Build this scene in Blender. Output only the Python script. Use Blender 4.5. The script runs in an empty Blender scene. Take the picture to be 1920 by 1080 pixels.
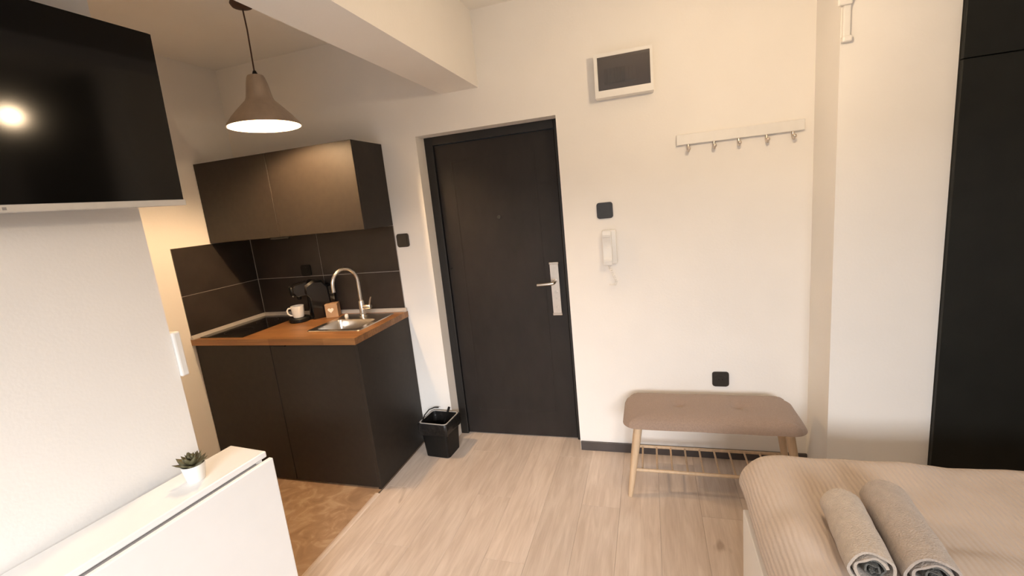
import bpy, bmesh, math, random
from math import sin, cos, pi, radians as R
from mathutils import Vector, Matrix, noise

scn = bpy.context.scene
col = scn.collection
random.seed(7)

# ------------------------------------------------------------------ camera
YAW, PITCH, ROLL, FPX = R(-17.373), R(-10.696), R(-5.779), 852.85
CAM = Vector((2.743, -2.612, 1.572))
fw = Vector((sin(YAW)*cos(PITCH), cos(YAW)*cos(PITCH), sin(PITCH)))
rt = Vector((cos(YAW), -sin(YAW), 0)); up = rt.cross(fw)
rr = cos(ROLL)*rt + sin(ROLL)*up; uu = -sin(ROLL)*rt + cos(ROLL)*up
cd = bpy.data.cameras.new('camera'); cam = bpy.data.objects.new('camera', cd); col.objects.link(cam)
cd.sensor_width = 36; cd.lens = 36*FPX/1920; cd.clip_start = .02
cam.matrix_world = Matrix(((rr.x, uu.x, -fw.x, CAM.x), (rr.y, uu.y, -fw.y, CAM.y), (rr.z, uu.z, -fw.z, CAM.z), (0, 0, 0, 1)))
scn.camera = cam

# ------------------------------------------------------------------ world, daylight, exposure
scn.view_settings.view_transform = 'Standard'; scn.view_settings.look = 'None'
scn.view_settings.gamma = 1; scn.view_settings.use_curve_mapping = False
scn.view_settings.exposure = 0.6
w = bpy.data.worlds.new('world'); scn.world = w; w.use_nodes = True
w.node_tree.nodes['Background'].inputs[0].default_value = (.75, .85, 1, 1)
w.node_tree.nodes['Background'].inputs[1].default_value = .6
GLOBE = Vector((3.1, -1.1, 2.15)); GLOBE_STRENGTH = 185; GLOBE_COL = (1, .79, .55)
PEND_STRENGTH = 820; PEND_COL = (1, .66, .36)
WIN = (1.6, 4.2, .06, 2.25)          # balcony door in the wall behind the camera: x0 x1 z0 z1
ROOM_Y = -4.4
ld = bpy.data.lights.new('sky_daylight', 'AREA'); ld.shape = 'RECTANGLE'     # open sky seen above the houses opposite
ld.size = 7; ld.size_y = 1.5; ld.energy = 980; ld.color = (.97, .965, 1)
lo = bpy.data.objects.new('sky_daylight', ld); col.objects.link(lo); lo.location = (5.4, -8.2, 3.4)
lo.rotation_euler = (Vector((2.5, 0, .6))-lo.location).to_track_quat('-Z', 'Y').to_euler()

# ------------------------------------------------------------------ materials
def mat(name, rgb, rough=.5, metal=0, var=0, vscale=8, stretch=(1, 1, 1), bump=0, bscale=60, bstretch=None, spec=.5, coat=0, sheen=0, rnd=0):
    m = bpy.data.materials.new(name); m.use_nodes = True
    nt = m.node_tree; N = nt.nodes; L = nt.links; b = N['Principled BSDF']
    b.inputs['Base Color'].default_value = (*rgb, 1); b.inputs['Roughness'].default_value = rough
    b.inputs['Metallic'].default_value = metal; b.inputs['Specular IOR Level'].default_value = spec
    b.inputs['Coat Weight'].default_value = coat; b.inputs['Sheen Weight'].default_value = sheen
    tc = N.new('ShaderNodeTexCoord')
    def noise_tex(scale, st, detail=5):
        mp = N.new('ShaderNodeMapping'); mp.inputs['Scale'].default_value = st; L.new(tc.outputs['Object'], mp.inputs['Vector'])
        n = N.new('ShaderNodeTexNoise'); n.inputs['Scale'].default_value = scale; n.inputs['Detail'].default_value = detail
        L.new(mp.outputs[0], n.inputs['Vector']); return n
    if var or rnd:
        n = noise_tex(vscale, stretch)
        r = N.new('ShaderNodeValToRGB'); L.new(n.outputs['Fac'], r.inputs[0])
        r.color_ramp.elements[0].position = .3; r.color_ramp.elements[1].position = .7
        r.color_ramp.elements[0].color = (*[c*(1-var) for c in rgb], 1); r.color_ramp.elements[1].color = (*[min(1, c*(1+var)) for c in rgb], 1)
        out = r.outputs[0]
        if rnd:
            oi = N.new('ShaderNodeObjectInfo'); mr = N.new('ShaderNodeMapRange'); mr.inputs[3].default_value = 1-rnd; mr.inputs[4].default_value = 1+rnd
            L.new(oi.outputs['Random'], mr.inputs[0])
            hs = N.new('ShaderNodeHueSaturation'); L.new(mr.outputs[0], hs.inputs['Value']); L.new(out, hs.inputs['Color']); out = hs.outputs[0]
        L.new(out, b.inputs['Base Color'])
    if bump:
        n = noise_tex(bscale, bstretch or (1, 1, 1)); bp = N.new('ShaderNodeBump'); bp.inputs['Strength'].default_value = bump; bp.inputs['Distance'].default_value = .01
        L.new(n.outputs['Fac'], bp.inputs['Height']); L.new(bp.outputs[0], b.inputs['Normal'])
    return m

def emis(name, rgb, s):
    m = bpy.data.materials.new(name); m.use_nodes = True; b = m.node_tree.nodes['Principled BSDF']
    b.inputs['Base Color'].default_value = (*rgb, 1); b.inputs['Emission Color'].default_value = (*rgb, 1); b.inputs['Emission Strength'].default_value = s
    return m

def clear(name, tint, gloss, rough=.02):
    m = bpy.data.materials.new(name); m.use_nodes = True; nt = m.node_tree; N = nt.nodes; L = nt.links
    N.remove(N['Principled BSDF']); t = N.new('ShaderNodeBsdfTransparent'); t.inputs[0].default_value = (*tint, 1)
    g = N.new('ShaderNodeBsdfGlossy'); g.inputs['Roughness'].default_value = rough
    x = N.new('ShaderNodeMixShader'); x.inputs[0].default_value = gloss
    L.new(t.outputs[0], x.inputs[1]); L.new(g.outputs[0], x.inputs[2]); L.new(x.outputs[0], N['Material Output'].inputs[0])
    return m

M = {}
M['wall'] = mat('white_plaster', (.87, .84, .795), .85, var=.02, vscale=3, bump=.06, bscale=90)
M['ceil'] = mat('ceiling_plaster', (.87, .84, .79), .9, var=.02, vscale=3, bump=.05, bscale=80)
M['charcoal'] = mat('charcoal_laminate', (.0235, .018, .0138), .5, var=.12, vscale=30, bump=.03, bscale=300, spec=.28)
M['charcoal_edge'] = mat('charcoal_edge', (.03, .027, .024), .5, var=.1, vscale=30)
M['door'] = mat('dark_door_paint', (.0185, .0150, .0135), .5, var=.18, vscale=14, stretch=(1, 1, .4), bump=.05, bscale=120, spec=.3)
M['doorframe'] = mat('dark_door_frame', (.014, .0122, .011), .45, var=.1, vscale=20)
M['tile'] = mat('dark_slate_tile', (.032, .025, .021), .42, var=.25, vscale=5, bump=.05, bscale=40, rnd=.12, spec=.35)
M['grout'] = mat('light_grout', (.42, .38, .34), .9, var=.1, vscale=40)
M['alu'] = mat('grey_sealing_strip', (.50, .47, .44), .45, metal=.2, var=.05, vscale=30)
M['steel'] = mat('brushed_steel', (.62, .57, .51), .28, metal=1, var=.06, vscale=60, stretch=(1, 12, 1))
M['nickel'] = mat('satin_nickel', (.66, .60, .54), .3, metal=1, var=.04, vscale=40)
M['black_glass'] = mat('black_hob_glass', (.008, .007, .007), .12, var=.1, vscale=10)
M['black'] = mat('black_plastic', (.006, .0055, .005), .45, var=.15, vscale=30, spec=.25)
M['gloss_black'] = mat('glossy_black_plastic', (.010, .009, .009), .16, var=.1, vscale=20)
M['switch'] = mat('anthracite_plastic', (.032, .028, .024), .35, var=.1, vscale=40)
M['bag'] = mat('black_liner_film', (.010, .009, .0085), .35, var=.2, vscale=30, bump=.5, bscale=40, spec=.35)
M['whitep'] = mat('white_plastic', (.82, .80, .76), .4, var=.015, vscale=30)
M['whitel'] = mat('white_lacquer', (.82, .81, .79), .35, var=.012, vscale=12)
M['ceramic'] = mat('white_ceramic', (.85, .83, .78), .2, var=.01, vscale=20)
M['screen'] = mat('tv_screen', (.005, .0045, .004), .10, var=.05, vscale=4, spec=.26)
M['silver'] = mat('silver_bezel', (.62, .60, .57), .35, metal=.35, var=.03, vscale=30)
M['kraft'] = mat('kraft_card', (.40, .25, .14), .8, var=.06, vscale=30, bump=.05, bscale=120)
M['heart'] = mat('cream_heart', (.85, .78, .66), .6, var=.02, vscale=30)
M['fabric'] = mat('taupe_bench_fabric', (.30, .215, .165), .95, var=.10, vscale=160, bump=.35, bscale=420, sheen=.2)
M['beech'] = mat('pale_beech', (.62, .45, .29), .5, var=.10, vscale=12, stretch=(6, 6, .6))
M['towel'] = mat('beige_towelling', (.50, .415, .335), .98, var=.08, vscale=60, bump=.6, bscale=260, sheen=.3)
M['towel2'] = mat('grey_towelling', (.42, .345, .285), .98, var=.09, vscale=60, bump=.6, bscale=240, sheen=.3)
M['towelin'] = mat('grey_green_towel_edge', (.13, .125, .11), .98, var=.15, vscale=60, bump=.6, bscale=240)
M['wardrobe'] = mat('black_green_wardrobe', (.0080, .0083, .0062), .55, var=.2, vscale=8, bump=.05, bscale=200, spec=.3)
M['wardrobe_edge'] = mat('wardrobe_edge', (.030, .029, .024), .45, var=.15, vscale=12)
M['baseboard'] = mat('dark_baseboard', (.070, .058, .055), .5, var=.1, vscale=20, stretch=(.3, 1, 1))
M['leaf'] = mat('succulent_green', (.105, .092, .042), .6, var=.3, vscale=40)
M['soil'] = mat('dark_soil', (.03, .022, .015), .95, var=.3, vscale=80)
M['shade'] = mat('brushed_shade_metal', (.50, .42, .34), .42, metal=.75, var=.06, vscale=40, stretch=(1, 1, .2))
M['shade_in'] = mat('white_shade_lining', (.86, .84, .80), .6, var=.01, vscale=20)
M['cord'] = mat('brown_cord', (.075, .035, .020), .6, var=.1, vscale=60)
M['smoke'] = clear('smoked_window', (.55, .49, .46), .14, .10)
M['breaker'] = mat('grey_breakers', (.30, .28, .27), .5, var=.05, vscale=40)
M['pane'] = clear('window_glass', (.97, .98, .98), .04)
M['amber'] = clear('amber_globe_glass', (.96, .90, .82), .06)
M['bulb'] = emis('globe_bulb', GLOBE_COL, GLOBE_STRENGTH)
M['bulb2'] = emis('pendant_bulb', PEND_COL, PEND_STRENGTH)

def floor_mat():
    m = bpy.data.materials.new('pale_oak_laminate'); m.use_nodes = True; nt = m.node_tree; N = nt.nodes; L = nt.links; b = N['Principled BSDF']
    b.inputs['Roughness'].default_value = .42
    tc = N.new('ShaderNodeTexCoord'); oi = N.new('ShaderNodeObjectInfo')
    off = N.new('ShaderNodeVectorMath'); off.operation = 'MULTIPLY_ADD'; off.inputs[1].default_value = (1, 1, 1)
    cmb = N.new('ShaderNodeCombineXYZ'); mul = N.new('ShaderNodeMath'); mul.operation = 'MULTIPLY'; mul.inputs[1].default_value = 37
    L.new(oi.outputs['Random'], mul.inputs[0]); L.new(mul.outputs[0], cmb.inputs[0]); L.new(mul.outputs[0], cmb.inputs[1])
    L.new(tc.outputs['Object'], off.inputs[0]); L.new(cmb.outputs[0], off.inputs[2])
    def n(scale, st, det, dist=0):
        mp = N.new('ShaderNodeMapping'); mp.inputs['Scale'].default_value = st; L.new(off.outputs[0], mp.inputs[0])
        t = N.new('ShaderNodeTexNoise'); t.inputs['Scale'].default_value = scale; t.inputs['Detail'].default_value = det; t.inputs['Distortion'].default_value = dist
        L.new(mp.outputs[0], t.inputs['Vector']); return t.outputs['Fac']
    def ramp(src, p0, c0, p1, c1):
        r = N.new('ShaderNodeValToRGB'); L.new(src, r.inputs[0]); e = r.color_ramp.elements
        e[0].position = p0; e[0].color = c0; e[1].position = p1; e[1].color = c1; return r.outputs[0]
    grain = ramp(n(9, (3.2, .35, 1), 6, .8), .3, (.575, .465, .38, 1), .72, (.73, .62, .53, 1))
    fine = ramp(n(60, (3, .15, 1), 3), .3, (.90, .89, .88, 1), .75, (1, 1, 1, 1))
    knot = ramp(n(4.5, (1.6, .8, 1), 2, .6), .20, (.56, .50, .44, 1), .28, (1, 1, 1, 1))
    def mixm(a, c, f=1):
        x = N.new('ShaderNodeMix'); x.data_type = 'RGBA'; x.blend_type = 'MULTIPLY'; x.inputs[0].default_value = f
        L.new(a, x.inputs[6]); L.new(c, x.inputs[7]); return x.outputs[2]
    c = mixm(mixm(grain, fine), knot, .8)
    mr = N.new('ShaderNodeMapRange'); mr.inputs[3].default_value = .93; mr.inputs[4].default_value = 1.06; L.new(oi.outputs['Random'], mr.inputs[0])
    hs = N.new('ShaderNodeHueSaturation'); L.new(mr.outputs[0], hs.inputs['Value']); L.new(c, hs.inputs['Color'])
    L.new(hs.outputs[0], b.inputs['Base Color'])
    return m
M['plank'] = floor_mat()

def worktop_mat():
    m = bpy.data.materials.new('butcher_block_oak'); m.use_nodes = True; nt = m.node_tree; N = nt.nodes; L = nt.links; b = N['Principled BSDF']
    b.inputs['Roughness'].default_value = .4
    tc = N.new('ShaderNodeTexCoord')
    br = N.new('ShaderNodeTexBrick'); br.inputs['Scale'].default_value = 1; br.inputs['Mortar Size'].default_value = .0006
    br.inputs['Brick Width'].default_value = .38; br.inputs['Row Height'].default_value = .042; br.offset = .37; br.inputs['Bias'].default_value = 0
    br.inputs['Color1'].default_value = (.215, .096, .032, 1); br.inputs['Color2'].default_value = (.32, .155, .058, 1); br.inputs['Mortar'].default_value = (.19, .085, .03, 1)
    L.new(tc.outputs['Object'], br.inputs['Vector'])
    mp = N.new('ShaderNodeMapping'); mp.inputs['Scale'].default_value = (.5, 9, 9); L.new(tc.outputs['Object'], mp.inputs[0])
    n = N.new('ShaderNodeTexNoise'); n.inputs['Scale'].default_value = 8; n.inputs['Detail'].default_value = 6; L.new(mp.outputs[0], n.inputs['Vector'])
    r = N.new('ShaderNodeValToRGB'); r.color_ramp.elements[0].color = (.72, .70, .68, 1); r.color_ramp.elements[1].color = (1.1, 1.1, 1.1, 1); r.color_ramp.elements[0].position = .3; r.color_ramp.elements[1].position = .7
    L.new(n.outputs['Fac'], r.inputs[0])
    x = N.new('ShaderNodeMix'); x.data_type = 'RGBA'; x.blend_type = 'MULTIPLY'; x.inputs[0].default_value = 1
    L.new(br.outputs[0], x.inputs[6]); L.new(r.outputs[0], x.inputs[7]); L.new(x.outputs[2], b.inputs['Base Color'])
    return m
M['worktop'] = worktop_mat()

def stone_floor_mat():
    m = bpy.data.materials.new('brown_stone_vinyl'); m.use_nodes = True; nt = m.node_tree; N = nt.nodes; L = nt.links; b = N['Principled BSDF']
    b.inputs['Roughness'].default_value = .45
    tc = N.new('ShaderNodeTexCoord')
    n0 = N.new('ShaderNodeTexNoise'); n0.inputs['Scale'].default_value = 9; n0.inputs['Detail'].default_value = 8; n0.inputs['Distortion'].default_value = 1.6
    L.new(tc.outputs['Object'], n0.inputs['Vector'])
    r = N.new('ShaderNodeValToRGB'); L.new(n0.outputs['Fac'], r.inputs[0]); e = r.color_ramp.elements
    e[0].position = .3; e[0].color = (.32, .205, .125, 1); e[1].position = .68; e[1].color = (.56, .41, .275, 1)
    e2 = e.new(.52); e2.color = (.43, .285, .175, 1)
    L.new(r.outputs[0], b.inputs['Base Color'])
    return m
M['stone'] = stone_floor_mat()

def spread_mat():
    m = mat('ribbed_beige_bedspread', (.50, .405, .33), .98, var=.05, vscale=8, sheen=.25)
    nt = m.node_tree; N = nt.nodes; L = nt.links; b = N['Principled BSDF']
    tc = N.new('ShaderNodeTexCoord'); wv = N.new('ShaderNodeTexWave'); wv.wave_type = 'BANDS'; wv.bands_direction = 'X'
    wv.inputs['Scale'].default_value = 22; wv.inputs['Distortion'].default_value = 1.5; wv.inputs['Detail'].default_value = 2
    L.new(tc.outputs['UV'], wv.inputs['Vector'])
    n = N.new('ShaderNodeTexNoise'); n.inputs['Scale'].default_value = 180; L.new(tc.outputs['Object'], n.inputs['Vector'])
    ad = N.new('ShaderNodeMath'); ad.operation = 'MULTIPLY_ADD'; ad.inputs[1].default_value = .35; L.new(n.outputs['Fac'], ad.inputs[0]); L.new(wv.outputs['Fac'], ad.inputs[2])
    bp = N.new('ShaderNodeBump'); bp.inputs['Strength'].default_value = .35; bp.inputs['Distance'].default_value = .006
    L.new(ad.outputs[0], bp.inputs['Height']); L.new(bp.outputs[0], b.inputs['Normal'])
    return m
M['spread'] = spread_mat()

# ------------------------------------------------------------------ mesh helpers (all take world coordinates)
def box(bm, x0, x1, y0, y1, z0, z1, bev=0, seg=2):
    r = bmesh.ops.create_cube(bm, size=1); vs = r['verts']
    for v in vs:
        v.co = Vector((x0+(v.co.x+.5)*(x1-x0), y0+(v.co.y+.5)*(y1-y0), z0+(v.co.z+.5)*(z1-z0)))
    if bev:
        es = list({e for v in vs for e in v.link_edges})
        bmesh.ops.bevel(bm, geom=es, offset=bev, segments=seg, profile=.5, affect='EDGES')
    return bm

def nbox(*a, **k): return box(bmesh.new(), *a, **k)

def tube(bm, pts, r, seg=10, cap=True):
    pts = [Vector(p) for p in pts]; rad = r if isinstance(r, (list, tuple)) else [r]*len(pts)
    rings = []; ref = None
    for i, p in enumerate(pts):
        d = (pts[min(i+1, len(pts)-1)]-pts[max(i-1, 0)]).normalized()
        if ref is None: ref = d.orthogonal().normalized()
        ref = (ref-d*ref.dot(d)).normalized(); b = d.cross(ref)
        rings.append([bm.verts.new(p+rad[i]*(cos(2*pi*k/seg)*ref+sin(2*pi*k/seg)*b)) for k in range(seg)])
    for a, c in zip(rings, rings[1:]):
        for k in range(seg): bm.faces.new((a[k], a[(k+1) % seg], c[(k+1) % seg], c[k]))
    if cap: bm.faces.new(rings[0][::-1]); bm.faces.new(rings[-1])
    return bm

def ntube(*a, **k): return tube(bmesh.new(), *a, **k)

def lathe(bm, prof, c=(0, 0, 0), seg=40):
    c = Vector(c); rings = []
    for r, z in prof:
        if r < 1e-5: rings.append([bm.verts.new(c+Vector((0, 0, z)))])
        else: rings.append([bm.verts.new(c+Vector((r*cos(2*pi*k/seg), r*sin(2*pi*k/seg), z))) for k in range(seg)])
    for a, b in zip(rings, rings[1:]):
        for k in range(seg):
            q = (k+1) % seg
            if len(a) == 1 and len(b) == 1: continue
            if len(a) == 1: bm.faces.new((a[0], b[q], b[k]))
            elif len(b) == 1: bm.faces.new((a[k], a[q], b[0]))
            else: bm.faces.new((a[k], a[q], b[q], b[k]))
    return bm

def nlathe(*a, **k): return lathe(bmesh.new(), *a, **k)

def rotz(bm, ang, c):
    bmesh.ops.rotate(bm, verts=bm.verts, cent=Vector(c), matrix=Matrix.Rotation(ang, 3, 'Z')); return bm

def prism(bm, poly, axis, a, b):
    """poly of 2-D points extruded along axis from a to b"""
    def P(u, v, t): return {'x': (t, u, v), 'y': (u, t, v), 'z': (u, v, t)}[axis]
    A = [bm.verts.new(P(u, v, a)) for u, v in poly]; B = [bm.verts.new(P(u, v, b)) for u, v in poly]
    n = len(poly)
    for i in range(n): bm.faces.new((A[i], A[(i+1) % n], B[(i+1) % n], B[i]))
    bm.faces.new(A[::-1]); bm.faces.new(B)
    return bm

def rrect(u0, u1, v0, v1, r, n=5):
    out = []
    for cu, cv, s in ((u1-r, v1-r, 0), (u0+r, v1-r, 90), (u0+r, v0+r, 180), (u1-r, v0+r, 270)):
        out += [(cu+r*cos(R(s+90*i/n)), cv+r*sin(R(s+90*i/n))) for i in range(n+1)]
    return out

def wloc(o):
    v = Vector((0, 0, 0))
    while o: v += o.location; o = o.parent
    return v

def obj(name, bm, m, parent=None, smooth=False, origin=None):
    """one mesh object from world-space geometry"""
    bmesh.ops.recalc_face_normals(bm, faces=bm.faces)
    if origin is None:
        if parent: origin = wloc(parent)
        else:
            vs = [v.co for v in bm.verts]
            origin = Vector(((min(v.x for v in vs)+max(v.x for v in vs))/2, (min(v.y for v in vs)+max(v.y for v in vs))/2, min(v.z for v in vs)))
    origin = Vector(origin)
    bmesh.ops.translate(bm, verts=bm.verts, vec=-origin)
    me = bpy.data.meshes.new(name); bm.to_mesh(me); bm.free()
    me.materials.append(M[m] if isinstance(m, str) else m)
    if smooth:
        for p in me.polygons: p.use_smooth = True
        me.set_sharp_from_angle(angle=R(38))
    o = bpy.data.objects.new(name, me); col.objects.link(o)
    o.location = origin-(wloc(parent) if parent else Vector())
    if parent: o.parent = parent
    return o

def tag(o, label, cat, group=None):
    o['label'] = label; o['category'] = cat
    if group: o['group'] = group
    return o

def thing(name, label, cat, loc, group=None):
    o = bpy.data.objects.new(name, None); col.objects.link(o); o.location = loc; o.empty_display_size = .05
    return tag(o, label, cat, group)

def struct(name, bm, m, **k):
    o = obj(name, bm, m, **k); o['kind'] = 'structure'; return o

def sroot(name, loc):
    o = bpy.data.objects.new(name, None); col.objects.link(o); o.location = loc; o['kind'] = 'structure'; return o

# ------------------------------------------------------------------ room shell
CZ = 2.63; XR = 5.3; XP = 3.519; YP = -.288; XW = 3.918
DX0, DX1, DZ = 1.411, 2.275, 2.015
PX, PY = 1.05, -1.434               # partition wall face and its free edge
FX = 1.18                           # where kitchen floor meets laminate
b = bmesh.new(); box(b, -.2, DX0, 0, .24, -.05, CZ); box(b, DX1, XP, 0, .24, -.05, CZ); box(b, DX0, DX1, 0, .24, DZ, CZ)
struct('wall_back', b, 'wall')
struct('wall_left', nbox(-.2, 0, PY-.12, 0, -.05, CZ), 'wall')
b = bmesh.new(); box(b, PX-.12, PX, ROOM_Y, PY, -.05, CZ); box(b, 0, PX-.12, PY-.12, PY, -.05, CZ)
struct('wall_television', b, 'wall')
struct('wall_right_return', nbox(XP, XW, YP, .24, -.05, CZ), 'wall')
struct('wall_right', nbox(XR, XR+.2, ROOM_Y, .24, -.05, CZ), 'wall')
b = bmesh.new()
box(b, PX-.12, WIN[0], ROOM_Y-.2, ROOM_Y, -.05, CZ); box(b, WIN[1], XR+.2, ROOM_Y-.2, ROOM_Y, -.05, CZ)
box(b, WIN[0], WIN[1], ROOM_Y-.2, ROOM_Y, -.05, WIN[2]); box(b, WIN[0], WIN[1], ROOM_Y-.2, ROOM_Y, WIN[3], CZ)
struct('wall_front', b, 'wall')
struct('ceiling', nbox(-.2, XR+.2, ROOM_Y-.2, .24, CZ, CZ+.1), 'ceil')
struct('ceiling_beam', nbox(1.613, 1.844, ROOM_Y, 0, 2.227, CZ), 'wall')
wn = sroot('window_1', ((WIN[0]+WIN[1])/2, ROOM_Y-.1, WIN[2]))
b = bmesh.new(); f = .06; y0, y1 = ROOM_Y-.13, ROOM_Y-.07
for a in ((WIN[0], WIN[0]+f, WIN[2], WIN[3]), (WIN[1]-f, WIN[1], WIN[2], WIN[3]), (WIN[0]+f, WIN[1]-f, WIN[2], WIN[2]+f), (WIN[0]+f, WIN[1]-f, WIN[3]-f, WIN[3]), (2.82, 2.88, WIN[2]+f, WIN[3]-f)):
    box(b, a[0], a[1], y0, y1, a[2], a[3])
obj('window_frame', b, 'whitel', wn)
for a, c in ((WIN[0]+f, 2.82), (2.88, WIN[1]-f)): obj('pane', nbox(a, c, ROOM_Y-.103, ROOM_Y-.097, WIN[2]+f, WIN[3]-f), 'pane', wn)

# floor: laminate planks on a base, kitchen vinyl, transition strip
fl = struct('floor', nbox(FX, XR+.2, ROOM_Y-.2, .24, -.05, -.008), 'baseboard')
PWD, PLN = .193, 1.29
pm = {}
def plank_mesh(wd, ln):
    k = (round(wd, 3), round(ln, 3))
    if k not in pm:
        bm = nbox(-wd/2+.0003, wd/2-.0003, -ln/2+.0003, ln/2-.0003, -.008, 0)
        top = [e for e in bm.edges if all(v.co.z > -.001 for v in e.verts)]
        bmesh.ops.bevel(bm, geom=top, offset=.0006, segments=1, affect='EDGES')
        me = bpy.data.meshes.new('plank'); bm.to_mesh(me); bm.free(); me.materials.append(M['plank']); pm[k] = me
    return pm[k]
base = wloc(fl); i = 0; x = FX+.012
while x < XR:
    wd = min(PWD, XR-x); y = ROOM_Y-(i*.43) % PLN
    ymax = .2 if (x < DX1 and x+wd > DX0) else .0
    if x > XP: ymax = YP if x < XW else -.29
    while y < ymax:
        a, c = max(y, ROOM_Y), min(y+PLN, ymax)
        if c-a > .02:
            o = bpy.data.objects.new('plank', plank_mesh(wd, c-a)); col.objects.link(o); o.parent = fl
            o.location = Vector((x+wd/2, (a+c)/2, 0))-base
        y += PLN
    x += wd; i += 1
struct('floor_kitchen', nbox(0, FX, PY, 0, -.05, 0), 'stone')
b = bmesh.new(); prism(b, [(FX-.016, 0), (FX-.012, .004), (FX, .006), (FX+.012, .004), (FX+.018, 0)], 'y', PY, -.61)
struct('trim_1', b, 'plank')
# dark baseboard on the back wall, right of the door
struct('baseboard_back', nbox(DX1+.004, XP, -.014, 0, 0, .058, bev=.002), 'baseboard')

# ------------------------------------------------------------------ entrance door
dr = sroot('door_1', ((DX0+DX1)/2, .15, 0)); dr['label'] = 'dark charcoal entrance door set back in the white wall'
fy = .106
b = bmesh.new(); fwid = .055
box(b, DX0, DX0+fwid, fy, fy+.09, 0, DZ, bev=.003); box(b, DX1-.035, DX1, fy, fy+.09, 0, DZ, bev=.003); box(b, DX0+fwid, DX1-.035, fy, fy+.09, DZ-.05, DZ, bev=.003)
obj('door_frame', b, 'doorframe', dr)
LX0, LX1, LY = DX0+fwid+.003, DX1-.038, fy+.014
leaf = obj('door_leaf', nbox(LX0, LX1, LY, LY+.05, .006, DZ-.053, bev=.003), 'door', dr)
def moulding(x0, x1, z0, z1):
    bm = bmesh.new(); t = .012
    for a in ((x0, x1, z0, z0+t), (x0, x1, z1-t, z1), (x0, x0+t, z0+t, z1-t), (x1-t, x1, z0+t, z1-t)):
        box(bm, a[0], a[1], LY-.0016, LY, a[2], a[3], bev=.0008, seg=1)
    obj('panel_moulding', bm, 'door', leaf)
moulding(LX0+.10, LX1-.125, .175, 1.86)
hp = obj('handle_plate', prism(bmesh.new(), rrect(2.148, 2.200, .855, 1.178, .006), 'y', LY-.012, LY), 'nickel', dr, smooth=True); hp['label'] = 'satin metal lock plate'
for z in (1.170, .847): obj('end_cap', nbox(2.144, 2.204, LY-.016, LY, z, z+.015, bev=.003), 'steel', hp)
b = bmesh.new(); tube(b, [(2.174, LY-.005, 1.066), (2.174, LY-.045, 1.062), (2.168, LY-.058, 1.060), (2.150, LY-.063, 1.058), (2.070, LY-.063, 1.055)], [.011, .011, .011, .010, .009], seg=12)
obj('lever', b, 'steel', hp, smooth=True)
for z, r in ((.995, .011), (.955, .006), (.90, .008)):
    obj('lock_cylinder', ntube([(2.174, LY-.011, z), (2.174, LY-.016, z)], r, seg=14), 'steel', hp, smooth=True)
obj('peephole', ntube([(1.850, LY, 1.487), (1.850, LY-.005, 1.487)], .011, seg=18), 'switch', leaf, smooth=True)
obj('hinge_stud', ntube([(1.487, LY, 1.18), (1.487, LY-.004, 1.18)], .007, seg=12), 'black', leaf, smooth=True)

# ------------------------------------------------------------------ kitchen
KX, KY, KZ = 1.189, -.591, .931
bc = thing('base_cabinet', 'charcoal two door kitchen base cabinet standing under the wooden worktop', 'cabinet', (.6, -.3, 0))
b = bmesh.new(); box(b, .004, .022, KY+.04, -.004, .05, KZ-.04); box(b, .022, KX-.022, -.012, -.004, .05, KZ-.04); box(b, .022, KX-.022, KY+.04, -.012, .05, .068)
obj('body', b, 'charcoal_edge', bc)
obj('side_panel', nbox(KX-.021, KX-.002, KY+.018, -.004, .002, KZ-.0385, bev=.001, seg=1), 'charcoal', bc)
for a, c in ((.004, .582), (.586, KX-.022)):
    d = obj('door', nbox(a, c, KY+.019, KY+.038, .012, KZ-.045, bev=.0015, seg=1), 'charcoal', bc)
obj('handle', nbox(.62, .70, KY+.008, KY+.024, KZ-.049, KZ-.043), 'black', bc)
obj('plinth', nbox(.004, KX-.022, KY+.045, KY+.06, 0, .05), 'charcoal_edge', bc)

wt = thing('worktop', 'oak butcher block worktop with sink and hob on the dark cabinet', 'worktop', (.6, -.3, KZ-.038))
b = bmesh.new()                      # slab with a hole for the sink bowl
SX0, SX1, SY0, SY1 = .79, 1.085, -.425, -.195
for a in ((.0, SX0, KY, -.003), (SX1, KX, KY, -.003), (SX0, SX1, KY, SY0), (SX0, SX1, SY1, -.003)):
    box(b, a[0], a[1], a[2], a[3], KZ-.038, KZ)
bmesh.ops.remove_doubles(b, verts=b.verts, dist=1e-5)
obj('slab', b, 'worktop', wt)
b = bmesh.new()
pr_ = [(0, 0), (0, .024), (.005, .024), (.018, .006), (.018, 0)]
prism(b, [(-u-.009, v+KZ) for u, v in pr_], 'x', .009, KX)
prism(b, [(u+.009, v+KZ) for u, v in pr_], 'y', KY, -.009)
s = obj('sealing_strip', b, 'alu', wt); s['label'] = 'light grey sealing strip along the tiles'

bs = thing('backsplash', 'dark slate grey wall tiles with pale joints above the worktop', 'backsplash', (.6, -.005, KZ))
b = bmesh.new(); box(b, .0005, 1.174, -.006, -.0005, KZ, 1.497); box(b, .0005, .006, -.585, -.006, KZ, 1.497)
obj('grout_bed', b, 'grout', bs)
g = .0035
for z0, z1 in ((KZ, 1.2025), (1.2025, 1.497)):
    for x0, x1 in ((.009, .576), (.576, 1.174)):
        obj('tile', nbox(x0+g/2, x1-g/2, -.009, -.003, z0+g/2, z1-g/2, bev=.0008, seg=1), 'tile', bs, origin=((x0+x1)/2, -.006, (z0+z1)/2))
    obj('tile', nbox(.003, .009, -.585, -.009-g, z0+g/2, z1-g/2, bev=.0008, seg=1), 'tile', bs, origin=(.006, -.3, (z0+z1)/2))

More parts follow.
